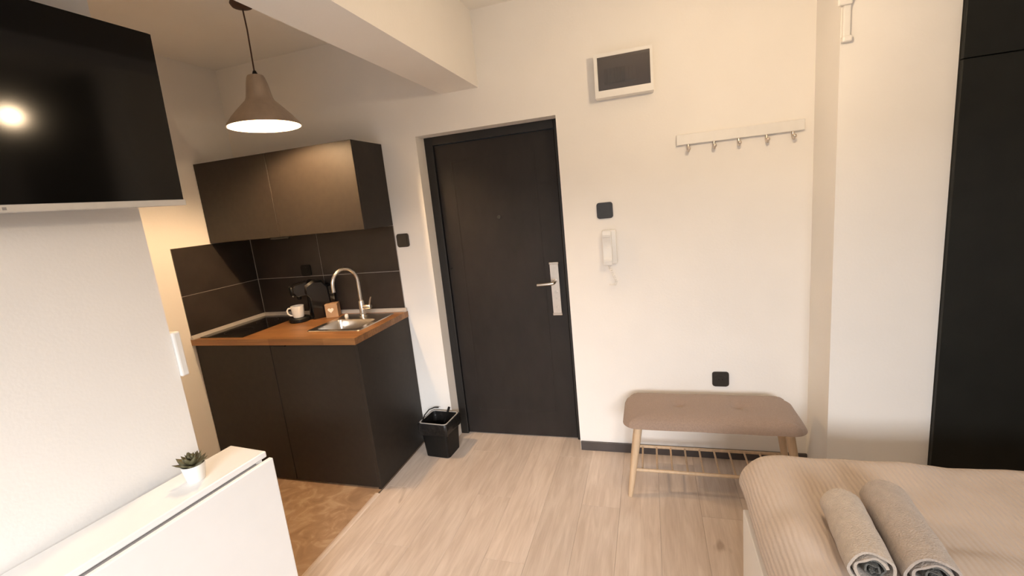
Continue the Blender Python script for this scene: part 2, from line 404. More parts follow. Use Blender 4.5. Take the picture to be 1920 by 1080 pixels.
hb = thing('hob', 'black glass hob set into the left end of the worktop', 'hob', (.2, -.3, KZ))
obj('glass', nbox(.035, .375, -.555, -.04, KZ, KZ+.005, bev=.0015, seg=1), 'black_glass', hb)
for cy, r in ((-.42, .085), (-.19, .07)):
    n = 36; b = bmesh.new()
    for k in range(n):
        a0, a1 = 2*pi*k/n, 2*pi*(k+1)/n
        vs = [b.verts.new((.205+rad*cos(t), cy+rad*sin(t), KZ+.0054)) for rad, t in ((r, a0), (r, a1), (r-.002, a1), (r-.002, a0))]
        b.faces.new(vs)
    bmesh.ops.remove_doubles(b, verts=b.verts, dist=1e-6)
    obj('cooking_zone_mark', b, 'switch', hb)

sk = thing('sink', 'square steel sink bowl sunk into the oak worktop', 'sink', ((SX0+SX1)/2, (SY0+SY1)/2, KZ-.16))
def ring_between(bm, a, c):
    n = len(a)
    for k in range(n): bm.faces.new((a[k], a[(k+1) % n], c[(k+1) % n], c[k]))
def loop(bm, x0, x1, y0, y1, r, z): return [bm.verts.new((u, v, z)) for u, v in rrect(x0, x1, y0, y1, r)]
b = bmesh.new()
l0 = loop(b, .752, 1.128, -.455, -.062, .02, KZ+.0005); l1 = loop(b, .755, 1.125, -.452, -.065, .02, KZ+.005)
l2 = loop(b, SX0+.004, SX1-.004, SY0+.004, SY1-.004, .03, KZ+.004)
ring_between(b, l0, l1); ring_between(b, l1, l2)
rim = obj('rim', b, 'steel', sk, smooth=True)
b = bmesh.new()
l2 = loop(b, SX0+.004, SX1-.004, SY0+.004, SY1-.004, .03, KZ+.004); l3 = loop(b, SX0+.008, SX1-.008, SY0+.008, SY1-.008, .03, KZ-.01)
l4 = loop(b, SX0+.016, SX1-.016, SY0+.016, SY1-.016, .035, KZ-.145); l5 = loop(b, SX0+.035, SX1-.035, SY0+.035, SY1-.035, .03, KZ-.158)
ring_between(b, l2, l3); ring_between(b, l3, l4); ring_between(b, l4, l5); b.faces.new(l5)
obj('bowl', b, 'steel', sk, smooth=True)
obj('drain', nlathe([(0, .004), (.02, .004), (.03, .002), (.034, 0)], ((SX0+SX1)/2, (SY0+SY1)/2, KZ-.158), 20), 'nickel', sk, smooth=True)
obj('overflow_knob', nlathe([(.012, 0), (.012, .012), (.008, .016), (0, .017)], (.80, -.125, KZ+.005), 16), 'ceramic', sk, smooth=True)

fa = thing('faucet', 'tall satin steel swan neck tap behind the sink bowl', 'faucet', (.935, -.13, KZ+.005))
T = Vector((.935, -.13, KZ))
obj('base', nlathe([(0, .005), (.027, .005), (.027, .012), (.020, .02), (.019, .105), (.016, .112), (0, .112)], T, 24), 'steel', fa, smooth=True)
end = Vector((.862, -.285, 0)); d = (end-Vector((T.x, T.y, 0))); span = d.length; d.normalize()
pts = [T+Vector((0, 0, .1)), T+Vector((0, 0, .17)), T+Vector((0, 0, .235))]
rad = span/2
for k in range(1, 13): 
    a = pi*k/12; pts.append(T+Vector((0, 0, .235+rad*1.15*sin(a)))+d*(rad-rad*cos(a)))
pts.append(pts[-1]+Vector((0, 0, -.035)))
obj('spout', ntube(pts, [.012]*3+[.0115]*(len(pts)-3), seg=14), 'steel', fa, smooth=True)
b = bmesh.new(); tube(b, [T+Vector((.01, 0, .065)), T+Vector((.058, .005, .067)), T+Vector((.064, .005, .067))], [.016, .016, .013], seg=14)
lv = obj('lever_hub', b, 'steel', fa, smooth=True)
obj('lever', ntube([T+Vector((.052, .005, .075)), T+Vector((.066, .003, .115)), T+Vector((.076, 0, .132))], [.0055, .005, .0045], seg=10), 'steel', lv, smooth=True)

# coffee machine facing the front left corner of the worktop
cm = thing('coffee_machine', 'small black capsule coffee machine between hob and sink', 'coffee machine', (.53, -.14, KZ))
cm0 = Vector((.555, -.118, KZ)); fa_ = Vector((-.62, -.785, 0)).normalized(); sd = Vector((-fa_.y, fa_.x, 0))
def cmP(f, s, z): return cm0+fa_*f+sd*s+Vector((0, 0, z))
def cprofile(poly, half):            # profile in forward / height, extruded sideways with rounded shoulders
    bm = bmesh.new(); A = []
    for s, k in ((-half, .86), (-half*.8, 1), (half*.8, 1), (half, .86)):
        cf = sum(p[0] for p in poly)/len(poly); cz = sum(p[1] for p in poly)/len(poly)
        A.append([bm.verts.new(cmP(cf+(f-cf)*k, s, max(.0, cz+(z-cz)*k))) for f, z in poly])
    n = len(poly)
    for a, c in zip(A, A[1:]): ring_between(bm, a, c)
    bm.faces.new(A[0][::-1]); bm.faces.new(A[-1]); return bm
obj('body', cprofile([(-.085, 0), (.03, 0), (.03, .15), (.055, .185), (.05, .235), (0, .262), (-.06, .255), (-.092, .21), (-.098, .1)], .062), 'gloss_black', cm, smooth=True)
hd = obj('brew_head', cprofile([(.02, .165), (.098, .168), (.122, .19), (.125, .225), (.105, .25), (.03, .262)], .048), 'gloss_black', cm, smooth=True)
b = bmesh.new(); tube(b, [cmP(.122, 0, .21), cmP(.132, 0, .21)], [.034, .031], seg=20)
obj('dial_ring', b, 'black', hd, smooth=True)
for f_, s_, z_ in ((.128, -.012, .236), (.115, -.030, .168)):
    b = bmesh.new(); bmesh.ops.create_icosphere(b, subdivisions=2, radius=.0065, matrix=Matrix.Translation(cmP(f_, s_, z_)))
    obj('indicator_stud', b, 'nickel', hd, smooth=True)
b = bmesh.new(); tube(b, [cmP(.085, 0, .168), cmP(.085, 0, .145)], [.018, .012], seg=16)
obj('spout', b, 'black', hd, smooth=True)
obj('drip_tray', nlathe([(0, 0), (.062, 0), (.066, .004), (.066, .022), (.060, .028), (0, .028)], cmP(.105, 0, 0), 32), 'black', cm, smooth=True)
obj('water_tank', cprofile([(-.125, .03), (-.098, .03), (-.092, .215), (-.115, .22), (-.13, .19)], .05), 'black_glass', cm, smooth=True)
b = bmesh.new(); box(b, *(sorted((cmP(.0, 0, 0).x, cmP(.06, 0, 0).x))), *(sorted((cmP(.0, 0, 0).y, cmP(.06, 0, 0).y))), KZ, KZ+.02)
obj('foot', b, 'black', cm)

mg = thing('mug', 'white ceramic mug standing on the coffee machine drip tray', 'mug', cmP(.108, .0, .028))
mc = cmP(.108, 0, .028)
obj('cup', nlathe([(0, .003), (.026, .003), (.028, 0), (.033, .004), (.039, .04), (.042, .078), (.0405, .079), (.0375, .042), (.031, .009), (0, .008)], mc, 36), 'ceramic', mg, smooth=True)
hdir = Vector((-.86, -.5, 0)).normalized()
obj('handle', ntube([mc+hdir*.038+Vector((0, 0, .066)), mc+hdir*.056+Vector((0, 0, .066)), mc+hdir*.066+Vector((0, 0, .052)), mc+hdir*.064+Vector((0, 0, .032)), mc+hdir*.050+Vector((0, 0, .018)), mc+hdir*.033+Vector((0, 0, .016))], .0055, seg=10), 'ceramic', mg, smooth=True)

kb = thing('gift_box', 'small brown card cube with a cream heart next to the tap', 'box', (.672, -.088, KZ))
b = nbox(.632, .712, -.128, -.048, KZ, KZ+.092, bev=.002); rotz(b, R(24), (.672, -.088, 0))
obj('carton', b, 'kraft', kb)
def heart(n=28):
    out = []
    for k in range(n):
        t = 2*pi*k/n; out.append((16*sin(t)**3, 13*cos(t)-5*cos(2*t)-2*cos(3*t)-cos(4*t)))
    return out
b = bmesh.new(); prism(b, [(.668+u*.0012, KZ+.05+v*.0012) for u, v in heart()], 'y', -.130, -.128); rotz(b, R(24), (.672, -.088, 0))
obj('heart', b, 'heart', kb)

# wall cabinet
uc = thing('wall_cabinet', 'charcoal two door wall cabinet above the slate tiles', 'cabinet', (.59, -.16, 1.499))
UX, UY = 1.173, -.318
obj('body', nbox(.004, UX-.018, UY+.021, -.003, 1.501, 1.999), 'charcoal_edge', uc)
obj('side_panel', nbox(UX-.017, UX, UY+.018, -.003, 1.499, 2.001, bev=.001, seg=1), 'charcoal', uc)
for a, c in ((.004, .566), (.569, UX)):
    obj('door', nbox(a, c, UY, UY+.018, 1.499, 2.001, bev=.0015, seg=1), 'charcoal', uc)
obj('handle', nbox(.505, .640, UY-.012, UY+.012, 1.487, 1.4985, bev=.002), 'black', uc)

# ------------------------------------------------------------------ sockets, switches
def plate(name, label, cx, cz, size=.082, kind='switch', y=0., depth=.011, m='switch'):
    t = thing(name, label, 'switch' if kind == 'switch' else 'socket', (cx, y-depth/2, cz-size/2))
    h = size/2
    b = bmesh.new(); prism(b, rrect(cx-h, cx+h, cz-h, cz+h, .014), 'y', y-depth*.75, y-.0005)
    es = [e for e in b.edges if all(v.co.y < y-depth*.7 for v in e.verts)]
    bmesh.ops.bevel(b, geom=es, offset=.003, segments=2, affect='EDGES')
    obj('frame', b, m, t, smooth=True)
    if kind == 'switch':
        h2 = h*.70; b = bmesh.new(); prism(b, rrect(cx-h2, cx+h2, cz-h2, cz+h2, .004), 'y', y-depth, y-depth*.7)
        obj('rocker', b, 'switch', t, smooth=True)
    else:
        bm = bmesh.new(); tube(bm, [(cx, y-depth*.74, cz), (cx, y-depth, cz)], h*.62, seg=28)
        s_ = obj('insert', bm, m, t, smooth=True)
        for sx in (-.0095, .0095): obj('pin_hole', ntube([(cx+sx, y-depth, cz), (cx+sx, y-depth-.0008, cz)], .0028, seg=10), 'black', s_)
    return t
plate('light_switch', 'anthracite light switch between the wall cabinet and the door', 1.229, 1.398, .086)
plate('light_switch', 'anthracite light switch on the wall above the white intercom', 2.511, 1.473, .088)
plate('wall_socket', 'anthracite wall socket low on the wall above the bench', 3.090, .486, .086, 'socket')
plate('wall_socket', 'black socket on the slate tiles above the coffee machine', .447, 1.245, .08, 'socket', y=-.0092, depth=.012, m='black')
sp = thing('edge_switch', 'white plastic fitting on the free edge of the television wall', 'switch', (PX-.02, PY+.02, 1.06))
obj('housing', nbox(PX-.10, PX+.012, PY+.001, PY+.03, 1.055, 1.225, bev=.006), 'whitep', sp)
obj('rocker', nbox(PX-.085, PX-.01, PY+.03, PY+.034, 1.09, 1.19, bev=.002), 'whitep', sp)

# intercom
ic = thing('intercom', 'white intercom handset hanging on the wall right of the door', 'intercom', (2.52, -.02, 1.165))
obj('base', nbox(2.488, 2.566, -.022, -.0005, 1.172, 1.366, bev=.008), 'whitep', ic, smooth=True)
b = bmesh.new(); pz = [(-.022, 1.178), (-.055, 1.170), (-.060, 1.200), (-.046, 1.225), (-.046, 1.315), (-.060, 1.335), (-.055, 1.364), (-.022, 1.358)]
prism(b, pz, 'x', 2.492, 2.540); bmesh.ops.bevel(b, geom=list(b.edges), offset=.004, segments=2, affect='EDGES')
obj('handset', b, 'whitep', ic, smooth=True)
pts = []
for k in range(150):
    t = k/149; a = t*2*pi*17
    cx = 2.515+.075*t if t < .55 else 2.556-.085*(t-.55); cz = 1.172-.085*sin(pi*t) if t < .5 else 1.087+.09*(t-.5)*.25
    cz = 1.170-.12*min(t*1.5, 1)+(.02*(t-.66) if t > .66 else 0)
    pts.append((cx+.006*cos(a), -.022+.006*sin(a), cz))
obj('coiled_cord', ntube(pts, .0018, seg=5), 'whitep', ic, smooth=True)

# fuse box
fb = thing('fuse_box', 'white fuse box with a smoked window high on the wall', 'fuse box', (2.65, -.035, 2.05))
FX0, FX1, FZ0, FZ1, FD = 2.505, 2.793, 2.050, 2.262, .075
b = bmesh.new(); fr = .018
box(b, FX0, FX1, -.02, -.0005, FZ0, FZ1, bev=.004)
for a in ((FX0, FX0+fr, FZ0, FZ1), (FX1-.012, FX1, FZ0, FZ1), (FX0+fr, FX1-.012, FZ0, FZ0+.034), (FX0+fr, FX1-.012, FZ1-.018, FZ1)):
    box(b, a[0], a[1], -FD, -.018, a[2], a[3])
obj('housing', b, 'whitep', fb)
for k in range(9): obj('breaker', nbox(2.552+k*.0178, 2.552+k*.0178+.0168, -.055, -.02, 2.12, 2.19, bev=.001, seg=1), 'switch' if k < 6 else 'breaker', fb)
obj('backing', nbox(FX0+fr, FX1-.012, -.024, -.0205, FZ0+.034, FZ1-.018), 'breaker', fb)
obj('window_flap', nbox(FX0+fr, FX1-.012, -FD+.001, -FD+.005, FZ0+.034, FZ1-.018), 'smoke', fb)

# coat rack
cr = thing('coat_rack', 'white wall mounted coat rail with five metal hooks', 'coat rack', (3.186, -.012, 1.76))
obj('rail', nbox(2.896, 3.476, -.022, -.0005, 1.770, 1.822, bev=.003), 'whitep', cr)
for hx in (2.952, 3.074, 3.188, 3.312, 3.426):
    b = bmesh.new(); tube(b, [(hx, -.012, 1.772), (hx, -.014, 1.748), (hx, -.020, 1.738), (hx, -.034, 1.735), (hx, -.042, 1.744)], [.007, .0065, .006, .006, .006], seg=10)
    h_ = obj('hook', b, 'nickel', cr, smooth=True)
    b = bmesh.new(); bmesh.ops.create_uvsphere(b, u_segments=14, v_segments=10, radius=.010, matrix=Matrix.Translation((hx, -.043, 1.746)))
    obj('hook_tip', b, 'nickel', h_, smooth=True)

# white bar fitting at the top of the pilaster
wb = thing('corner_bar', 'slim white vertical bar fitting high on the corner by the wardrobe', 'wall fitting', (3.535, YP-.02, 2.07))
obj('bar', nbox(XP+.003, XP+.030, YP-.018, YP-.0005, 2.09, 2.60, bev=.004), 'whitep', wb)
obj('end_cap', nbox(XP-.001, XP+.034, YP-.030, YP-.0005, 2.068, 2.092, bev=.006), 'whitep', wb)
obj('bracket', nbox(XP-.022, XP+.030, YP-.034, YP-.018, 2.205, 2.40, bev=.006), 'whitep', wb)

# ------------------------------------------------------------------ pendant lamp over the kitchen
LX, LYp = .925, -.653
pl = thing('pendant_lamp', 'brushed metal bell pendant lamp hanging lit over the worktop', 'pendant lamp', (LX, LYp, 2.06))
RZ = 2.062
obj('canopy', nlathe([(0, 0), (.05, 0), (.052, -.006), (.045, -.018), (.012, -.026), (0, -.026)], (LX, LYp, CZ), 28), 'cord', pl, smooth=True)
obj('cord', ntube([(LX, LYp, CZ-.02), (LX+.004, LYp, CZ-.12), (LX-.001, LYp, RZ+.27), (LX, LYp, RZ+.245)], .0035, seg=8), 'cord', pl, smooth=True)
obj('cord_grip', nlathe([(0, .262), (.007, .262), (.012, .25), (.012, .236), (0, .236)], (LX, LYp, RZ), 16), 'black', pl, smooth=True)
prof = [(.171, 0), (.168, .010), (.157, .024), (.141, .045), (.123, .065), (.104, .085), (.084, .105), (.068, .121), (.061, .135), (.056, .160), (.049, .200), (.041, .230), (.036, .239), (0, .241)]
sh = obj('shade', nlathe(prof, (LX, LYp, RZ), 56), 'shade', pl, smooth=True)
prin = [(.171, 0), (.166, .0), (.154, .023), (.138, .043), (.120, .063), (.101, .082), (.081, .102), (.065, .118), (.058, .133), (.053, .160), (.046, .200), (.038, .228), (0, .234)]
obj('lining', nlathe(prin, (LX, LYp, RZ), 56), 'shade_in', sh, smooth=True)
b = bmesh.new(); bmesh.ops.create_uvsphere(b, u_segments=24, v_segments=16, radius=.034, matrix=Matrix.Translation((LX, LYp, RZ+.085)))
obj('bulb', b, 'bulb2', pl, smooth=True)
obj('lamp_socket', nlathe([(.018, .115), (.02, .12), (.02, .19), (0, .19)], (LX, LYp, RZ), 18), 'ceramic', pl, smooth=True)

# globe lamp in the room (the television screen mirrors it)
gl = thing('globe_lamp', 'lit clear globe ceiling lamp mirrored in the television screen', 'ceiling lamp', tuple(GLOBE-Vector((0, 0, .14))))
b = bmesh.new(); bmesh.ops.create_uvsphere(b, u_segments=24, v_segments=16, radius=.045, matrix=Matrix.Translation(GLOBE))
obj('bulb', b, 'bulb', gl, smooth=True)
b = bmesh.new(); bmesh.ops.create_uvsphere(b, u_segments=36, v_segments=24, radius=.105, matrix=Matrix.Translation(GLOBE))
obj('glass_globe', b, 'amber', gl, smooth=True)
obj('cord', ntube([GLOBE+Vector((0, 0, .11)), Vector((GLOBE.x, GLOBE.y, CZ))], .004, seg=8), 'black', gl)
obj('lamp_socket', nlathe([(0, .04), (.02, .04), (.022, .08), (.028, .104), (.028, .12), (0, .12)], GLOBE, 20), 'nickel', gl, smooth=True)
obj('canopy', nlathe([(0, 0), (.055, 0), (.055, -.015), (0, -.025)], (GLOBE.x, GLOBE.y, CZ), 24), 'nickel', gl, smooth=True)

# ------------------------------------------------------------------ television
TX = 1.22
tv = thing('television', 'flat black television on the left wall mirroring a lit lamp', 'television', (1.15, -1.87, 1.675))
TY0, TY1, TZ0, TZ1 = -2.352, -1.389, 1.672, 2.219
def tvr(bm):
    piv = Vector((TX, TY1, (TZ0+TZ1)/2))
    bmesh.ops.rotate(bm, verts=bm.verts, cent=piv, matrix=Matrix.Rotation(R(-3.95), 3, 'Z') @ Matrix.Rotation(R(2.4), 3, 'Y')); return bm
obj('casing', tvr(nbox(TX-.045, TX-.003, TY0, TY1, TZ0+.012, TZ1, bev=.006)), 'black', tv)
obj('screen', tvr(nbox(TX-.004, TX, TY0+.004, TY1-.003, TZ0+.020, TZ1-.004)), 'screen', tv)
bz = obj('bottom_bezel', tvr(nbox(TX-.047, TX+.004, TY0, TY1+.002, TZ0, TZ0+.020, bev=.002)), 'silver', tv); bz['label'] = 'silver lower edge'
b = bmesh.new()                      # small maker's mark near the middle of the lower edge
for k in range(5): box(b, TX+.004, TX+.0048, -1.905+k*.013, -1.905+k*.013+.008, TZ0+.006, TZ0+.0135)
obj('maker_mark', tvr(b), 'breaker', bz)
b = bmesh.new(); box(b, PX+.0005, PX+.012, -1.98, -1.76, 1.83, 2.05); box(b, PX+.012, TX-.085, -1.93, -1.90, 1.86, 2.02); box(b, PX+.012, TX-.085, -1.84, -1.81, 1.86, 2.02)
obj('wall_mount', b, 'black', tv)

# ------------------------------------------------------------------ narrow drop-leaf table
ta = thing('drop_leaf_table', 'narrow white folded drop leaf table below the television', 'table', (1.23, -1.78, 0))
YA = R(-5.5); tc_ = (1.325, -1.385, 0)
def tb(*a, **k): return rotz(nbox(*a, **k), YA, tc_)
TL0, TL1 = -2.25, -1.385
obj('top', tb(1.130, 1.323, TL0, TL1, .718, .742, bev=.004), 'whitel', ta)
obj('drop_leaf', tb(1.329, 1.349, TL0, TL1+.004, .045, .716, bev=.004), 'whitel', ta)
for a, c in ((TL1-.045, TL1-.02), (TL0+.02, TL0+.045)): obj('end_panel', tb(1.14, 1.318, a, c, 0, .718), 'whitel', ta)
obj('hinge_rail', tb(1.295, 1.327, TL0+.05, TL1-.05, .66, .716), 'breaker', ta)

su = thing('succulent', 'small green succulent in a white pot on the folded table', 'potted plant', (1.213, -1.578, .742))
pc = Vector((1.213, -1.578, .742))
obj('pot', nlathe([(0, 0), (.026, 0), (.028, .003), (.036, .055), (.037, .060), (.034, .060), (.032, .05), (0, .05)], pc, 32), 'ceramic', su, smooth=True)
obj('soil', nlathe([(0, .053), (.033, .053), (.033, .048), (0, .048)], pc, 24), 'soil', su)
def leaf_mesh():
    bm = bmesh.new(); L_ = 1.0; rows = []
    for i_ in range(7):
        t = i_/6; wd = .32*sin(pi*min(1, .12+t*.88))**.8*(1 if t < 1 else 0); th = .12*(1-t*.7)
        z = .25*t*t; x = L_*t
        if i_ == 6: rows.append([bm.verts.new((x+.06, 0, z+.05))])
        else: rows.append([bm.verts.new((x, -wd, z+th*.6)), bm.verts.new((x, 0, z+th*.25)), bm.verts.new((x, wd, z+th*.6)), bm.verts.new((x, 0, z-th))])
    for a, c in zip(rows, rows[1:]):
        if len(c) == 4: ring_between(bm, a, c)
        else:
            for k in range(4): bm.faces.new((a[k], a[(k+1) % 4], c[0]))
    bm.faces.new(rows[0][::-1]); bmesh.ops.recalc_face_normals(bm, faces=bm.faces)
    me = bpy.data.meshes.new('leaf'); bm.to_mesh(me); bm.free(); me.materials.append(M['leaf'])
    for p in me.polygons: p.use_smooth = True
    return me
lm = leaf_mesh(); k = 0
for ring, (n, elev, ln) in enumerate(((9, 12, .052), (8, 34, .046), (6, 55, .038), (4, 74, .028))):
    for q in range(n):
        o = bpy.data.objects.new('leaf', lm); col.objects.link(o); o.parent = su
        o.location = Vector((0, 0, .052+ring*.004)); a = 2*pi*q/n+ring*.4+random.uniform(-.12, .12)
        o.rotation_euler = (Matrix.Rotation(a, 3, 'Z') @ Matrix.Rotation(-R(elev+random.uniform(-6, 6)), 3, 'Y')).to_euler()
        s_ = ln*random.uniform(.9, 1.1); o.scale = (s_, s_, s_)

# ------------------------------------------------------------------ waste bin
wb2 = thing('waste_bin', 'square black plastic waste bin with a liner beside the door', 'waste bin', (1.385, -.135, 0))
def bloop(bm, cx, cy, hx, hy, r, z): return [bm.verts.new((u, v, z)) for u, v in rrect(cx-hx, cx+hx, cy-hy, cy+hy, r)]
BC = (1.382, -.135)
b = bmesh.new()
ls = [bloop(b, *BC, hx, hy, .02, z) for hx, hy, z in ((.082, .072, .0), (.086, .076, .004), (.092, .086, .13), (.100, .096, .235), (.094, .090, .235), (.085, .078, .01))]
for a, c in zip(ls, ls[1:]): ring_between(b, a, c)
b.faces.new(ls[0][::-1]); b.faces.new(ls[-1])
obj('body', rotz(b, R(-4), (*BC, 0)), 'black', wb2, smooth=True)
b = bmesh.new()
def wob(lp, amp, az):
    n = len(lp)
    for k_, v in enumerate(lp):
        q = sin(k_*2.4+az)*.6+sin(k_*5.1)*.4; v.co.x += (v.co.x-BC[0])*amp*q; v.co.y += (v.co.y-BC[1])*amp*q; v.co.z += .006*sin(k_*3.3+az)
ls = [bloop(b, *BC, hx, hy, .022, z) for hx, hy, z in ((.104, .100, .165), (.108, .103, .19), (.108, .103, .235), (.104, .099, .243), (.096, .091, .241), (.091, .086, .21), (.080, .074, .06))]
for i_, l in enumerate(ls[:2]): wob(l, .05, i_)
for a, c in zip(ls, ls[1:]): ring_between(b, a, c)
b.faces.new(ls[-1])
ln_ = obj('bag_liner', rotz(b, R(-4), (*BC, 0)), 'bag', wb2, smooth=True)
b = bmesh.new(); l1 = bloop(b, *BC, .099, .094, .022, .2445); l2 = bloop(b, *BC, .093, .088, .022, .2445); l3 = bloop(b, *BC, .093, .088, .022, .240); l4 = bloop(b, *BC, .099, .094, .022, .240)
for a, c in ((l1, l2), (l2, l3), (l3, l4), (l4, l1)): ring_between(b, a, c)
r_ = obj('rim', rotz(b, R(-4), (*BC, 0)), 'alu', wb2, smooth=True); r_['label'] = 'pale shiny rim'
b = bmesh.new(); tube(b, [(1.292, -.205, .235), (1.288, -.150, .262), (1.292, -.09, .272), (1.31, -.05, .268), (1.335, -.035, .262)], .004, seg=8)
obj('carry_handle', b, 'black', wb2, smooth=True)
sb = thing('stick', 'short black stick leaning out of the square waste bin', 'stick', (1.37, -.14, .08))
b = bmesh.new(); tube(b, [(1.370, -.15, .062), (1.412, -.143, .19), (1.462, -.13, .315)], [.007, .007, .008], seg=10)
obj('shaft', b, 'black', sb, smooth=True)
b = bmesh.new(); tube(b, [(1.388, -.147, .117), (1.410, -.143, .183)], .0085, seg=10)
obj('sleeve', b, 'alu', sb, smooth=True)

# ------------------------------------------------------------------ bench
be = thing('bench', 'beech bench with a buttoned taupe seat under the coat rail', 'bench', (2.99, -.29, 0))
def cushion():
    bm = bmesh.new(); nx, ny = 64, 28
    x0, x1, y0, y1 = 2.574, 3.400, -.478, -.118; cx, cy = (x0+x1)/2, (y0+y1)/2; hx, hy = (x1-x0)/2, (y1-y0)/2; rc = .075
    def sq(u, v):                    # square grid -> rounded rectangle
        x = u*hx; y = v*hy; ax, ay = abs(x)-(hx-rc), abs(y)-(hy-rc)
        if ax > 0 and ay > 0:
            m_ = max(ax, ay); l_ = math.hypot(ax, ay)
            if l_ > 0: ax, ay = ax*m_/l_, ay*m_/l_
            x = math.copysign(hx-rc+ax, x); y = math.copysign(hy-rc+ay, y)
        return x, y
    btn = ((2.853, -.29), (3.133, -.29))
    top = {}; bot = {}
    for i_ in range(nx+1):
        for j in range(ny+1):
            u, v = -1+2*i_/nx, -1+2*j/ny; u = math.copysign(abs(u)**.75, u); v = math.copysign(abs(v)**.75, v)
            x, y = sq(u, v); e = max(abs(u), abs(v))
            t = (1-e**5)**.5 if e < 1 else 0
            z = .412+.058*t; z2 = .412-.034*t**.6
            sh_ = 1-.035*t if e > .8 else 1
            for bx, by in btn:
                dd = math.hypot(cx+x-bx, cy+y-by); z -= .020*math.exp(-(dd/.024)**2)+.006*math.exp(-(dd/.06)**2)
            z += .0015*noise.noise(Vector((x*9, y*9, 0)))
            top[i_, j] = bm.verts.new((cx+x, cy+y, z))
            bot[i_, j] = top[i_, j] if e >= .9999 else bm.verts.new((cx+x, cy+y, z2))
    for i_ in range(nx):
        for j in range(ny):
            bm.faces.new((top[i_, j], top[i_+1, j], top[i_+1, j+1], top[i_, j+1]))
            q = (bot[i_, j+1], bot[i_+1, j+1], bot[i_+1, j], bot[i_, j])
            if len(set(q)) == 4 and not all(v in top.values() for v in ()): 
                try: bm.faces.new(q)
                except ValueError: pass
    return bm
cu = obj('cushion', cushion(), 'fabric', be, smooth=True)
for bx in (2.853, 3.133):
    obj('button', nlathe([(0, .005), (.006, .004), (.010, 0), (.0, -.002)], (bx, -.29, .4445), 16), 'fabric', cu, smooth=True)
obj('seat_frame', nbox(2.645, 3.335, -.385, -.205, .372, .386, bev=.003), 'beech', be)
legs = {}
for sx in (-1, 1):
    for sy in (-1, 1):
        xt, yt = 2.99+sx*.342, -.298+sy*.10; xb, yb = 2.99+sx*.398, -.298+sy*.125-(0 if sy > 0 else .0)
        legs[sx, sy] = ((xt, yt), (xb, yb))
        obj('leg', ntube([(xb, yb, 0), (xb+(xt-xb)*.3, yb+(yt-yb)*.3, .11), (xt, yt, .380)], [.012, .0165, .020], seg=14), 'beech', be, smooth=True)
def legat(k, z):
    (xt, yt), (xb, yb) = legs[k]; t = z/.380; return (xb+(xt-xb)*t, yb+(yt-yb)*t, z)
RZ2 = .150
for sy in (-1, 1): obj('rail', ntube([legat((-1, sy), RZ2), legat((1, sy), RZ2)], .0085, seg=10), 'beech', be, smooth=True)
yf, yb_ = legat((1, -1), RZ2)[1], legat((1, 1), RZ2)[1]
rodm = None
for k in range(10):
    x = 2.99+(k-4.5)*.0735
    if rodm is None:
        o = obj('rod', ntube([(x, yf, RZ2), (x, yb_, RZ2)], .0050, seg=8), 'beech', be, smooth=True, origin=(x, (yf+yb_)/2, RZ2)); rodm = o.data
    else:
        o = bpy.data.objects.new('rod', rodm); col.objects.link(o); o.parent = be; o.location = Vector((x, (yf+yb_)/2, RZ2))-be.location

# ------------------------------------------------------------------ wardrobe
wr = thing('wardrobe', 'tall black wardrobe built into the wall behind the bed', 'wardrobe', (4.6, -.05, 0))
WF = -.312
obj('carcass', nbox(XW+.001, XR-.001, WF+.022, .2, 0, CZ-.001), 'wardrobe_edge', wr)
for a, c in ((XW+.002, 4.605), (4.609, XR-.003)):
    obj('door', nbox(a, c, WF, WF+.021, .06, 1.934, bev=.0015, seg=1), 'wardrobe', wr)
    obj('upper_door', nbox(a, c, WF, WF+.021, 1.938, CZ-.01, bev=.0015, seg=1), 'wardrobe', wr)
for hx in (4.57, 4.644): obj('handle', nbox(hx-.006, hx+.006, WF-.028, WF, .95, 1.15, bev=.003), 'black', wr)

# ------------------------------------------------------------------ bed
bd = thing('bed', 'white framed bed under a beige ribbed bedspread', 'bed', (4.0, -1.75, 0))
BX0, BX1, BY0, BY1 = 3.015, 5.02, -2.45, -1.06
obj('foot_panel', nbox(BX0, BX0+.022, BY0, BY1, .03, .445, bev=.003), 'whitel', bd)
for y in (BY0, BY1-.022): obj('side_panel', nbox(BX0+.023, BX1, y, y+.022, .03, .445, bev=.003), 'whitel', bd)
obj('head_panel', nbox(BX1-.022, BX1, BY0+.023, BY1-.023, .03, .80, bev=.003), 'whitel', bd)
obj('slat_base', nbox(BX0+.023, BX1-.023, BY0+.023, BY1-.023, .20, .23), 'beech', bd)
obj('mattress', nbox(BX0+.03, BX1-.03, BY0+.03, BY1-.03, .23, .585, bev=.04, seg=3), 'towel', bd)
for x in (BX0+.05, BX1-.10):
    for y in (BY0+.04, BY1-.09): obj('foot', nbox(x, x+.05, y, y+.05, 0, .20), 'whitel', bd)

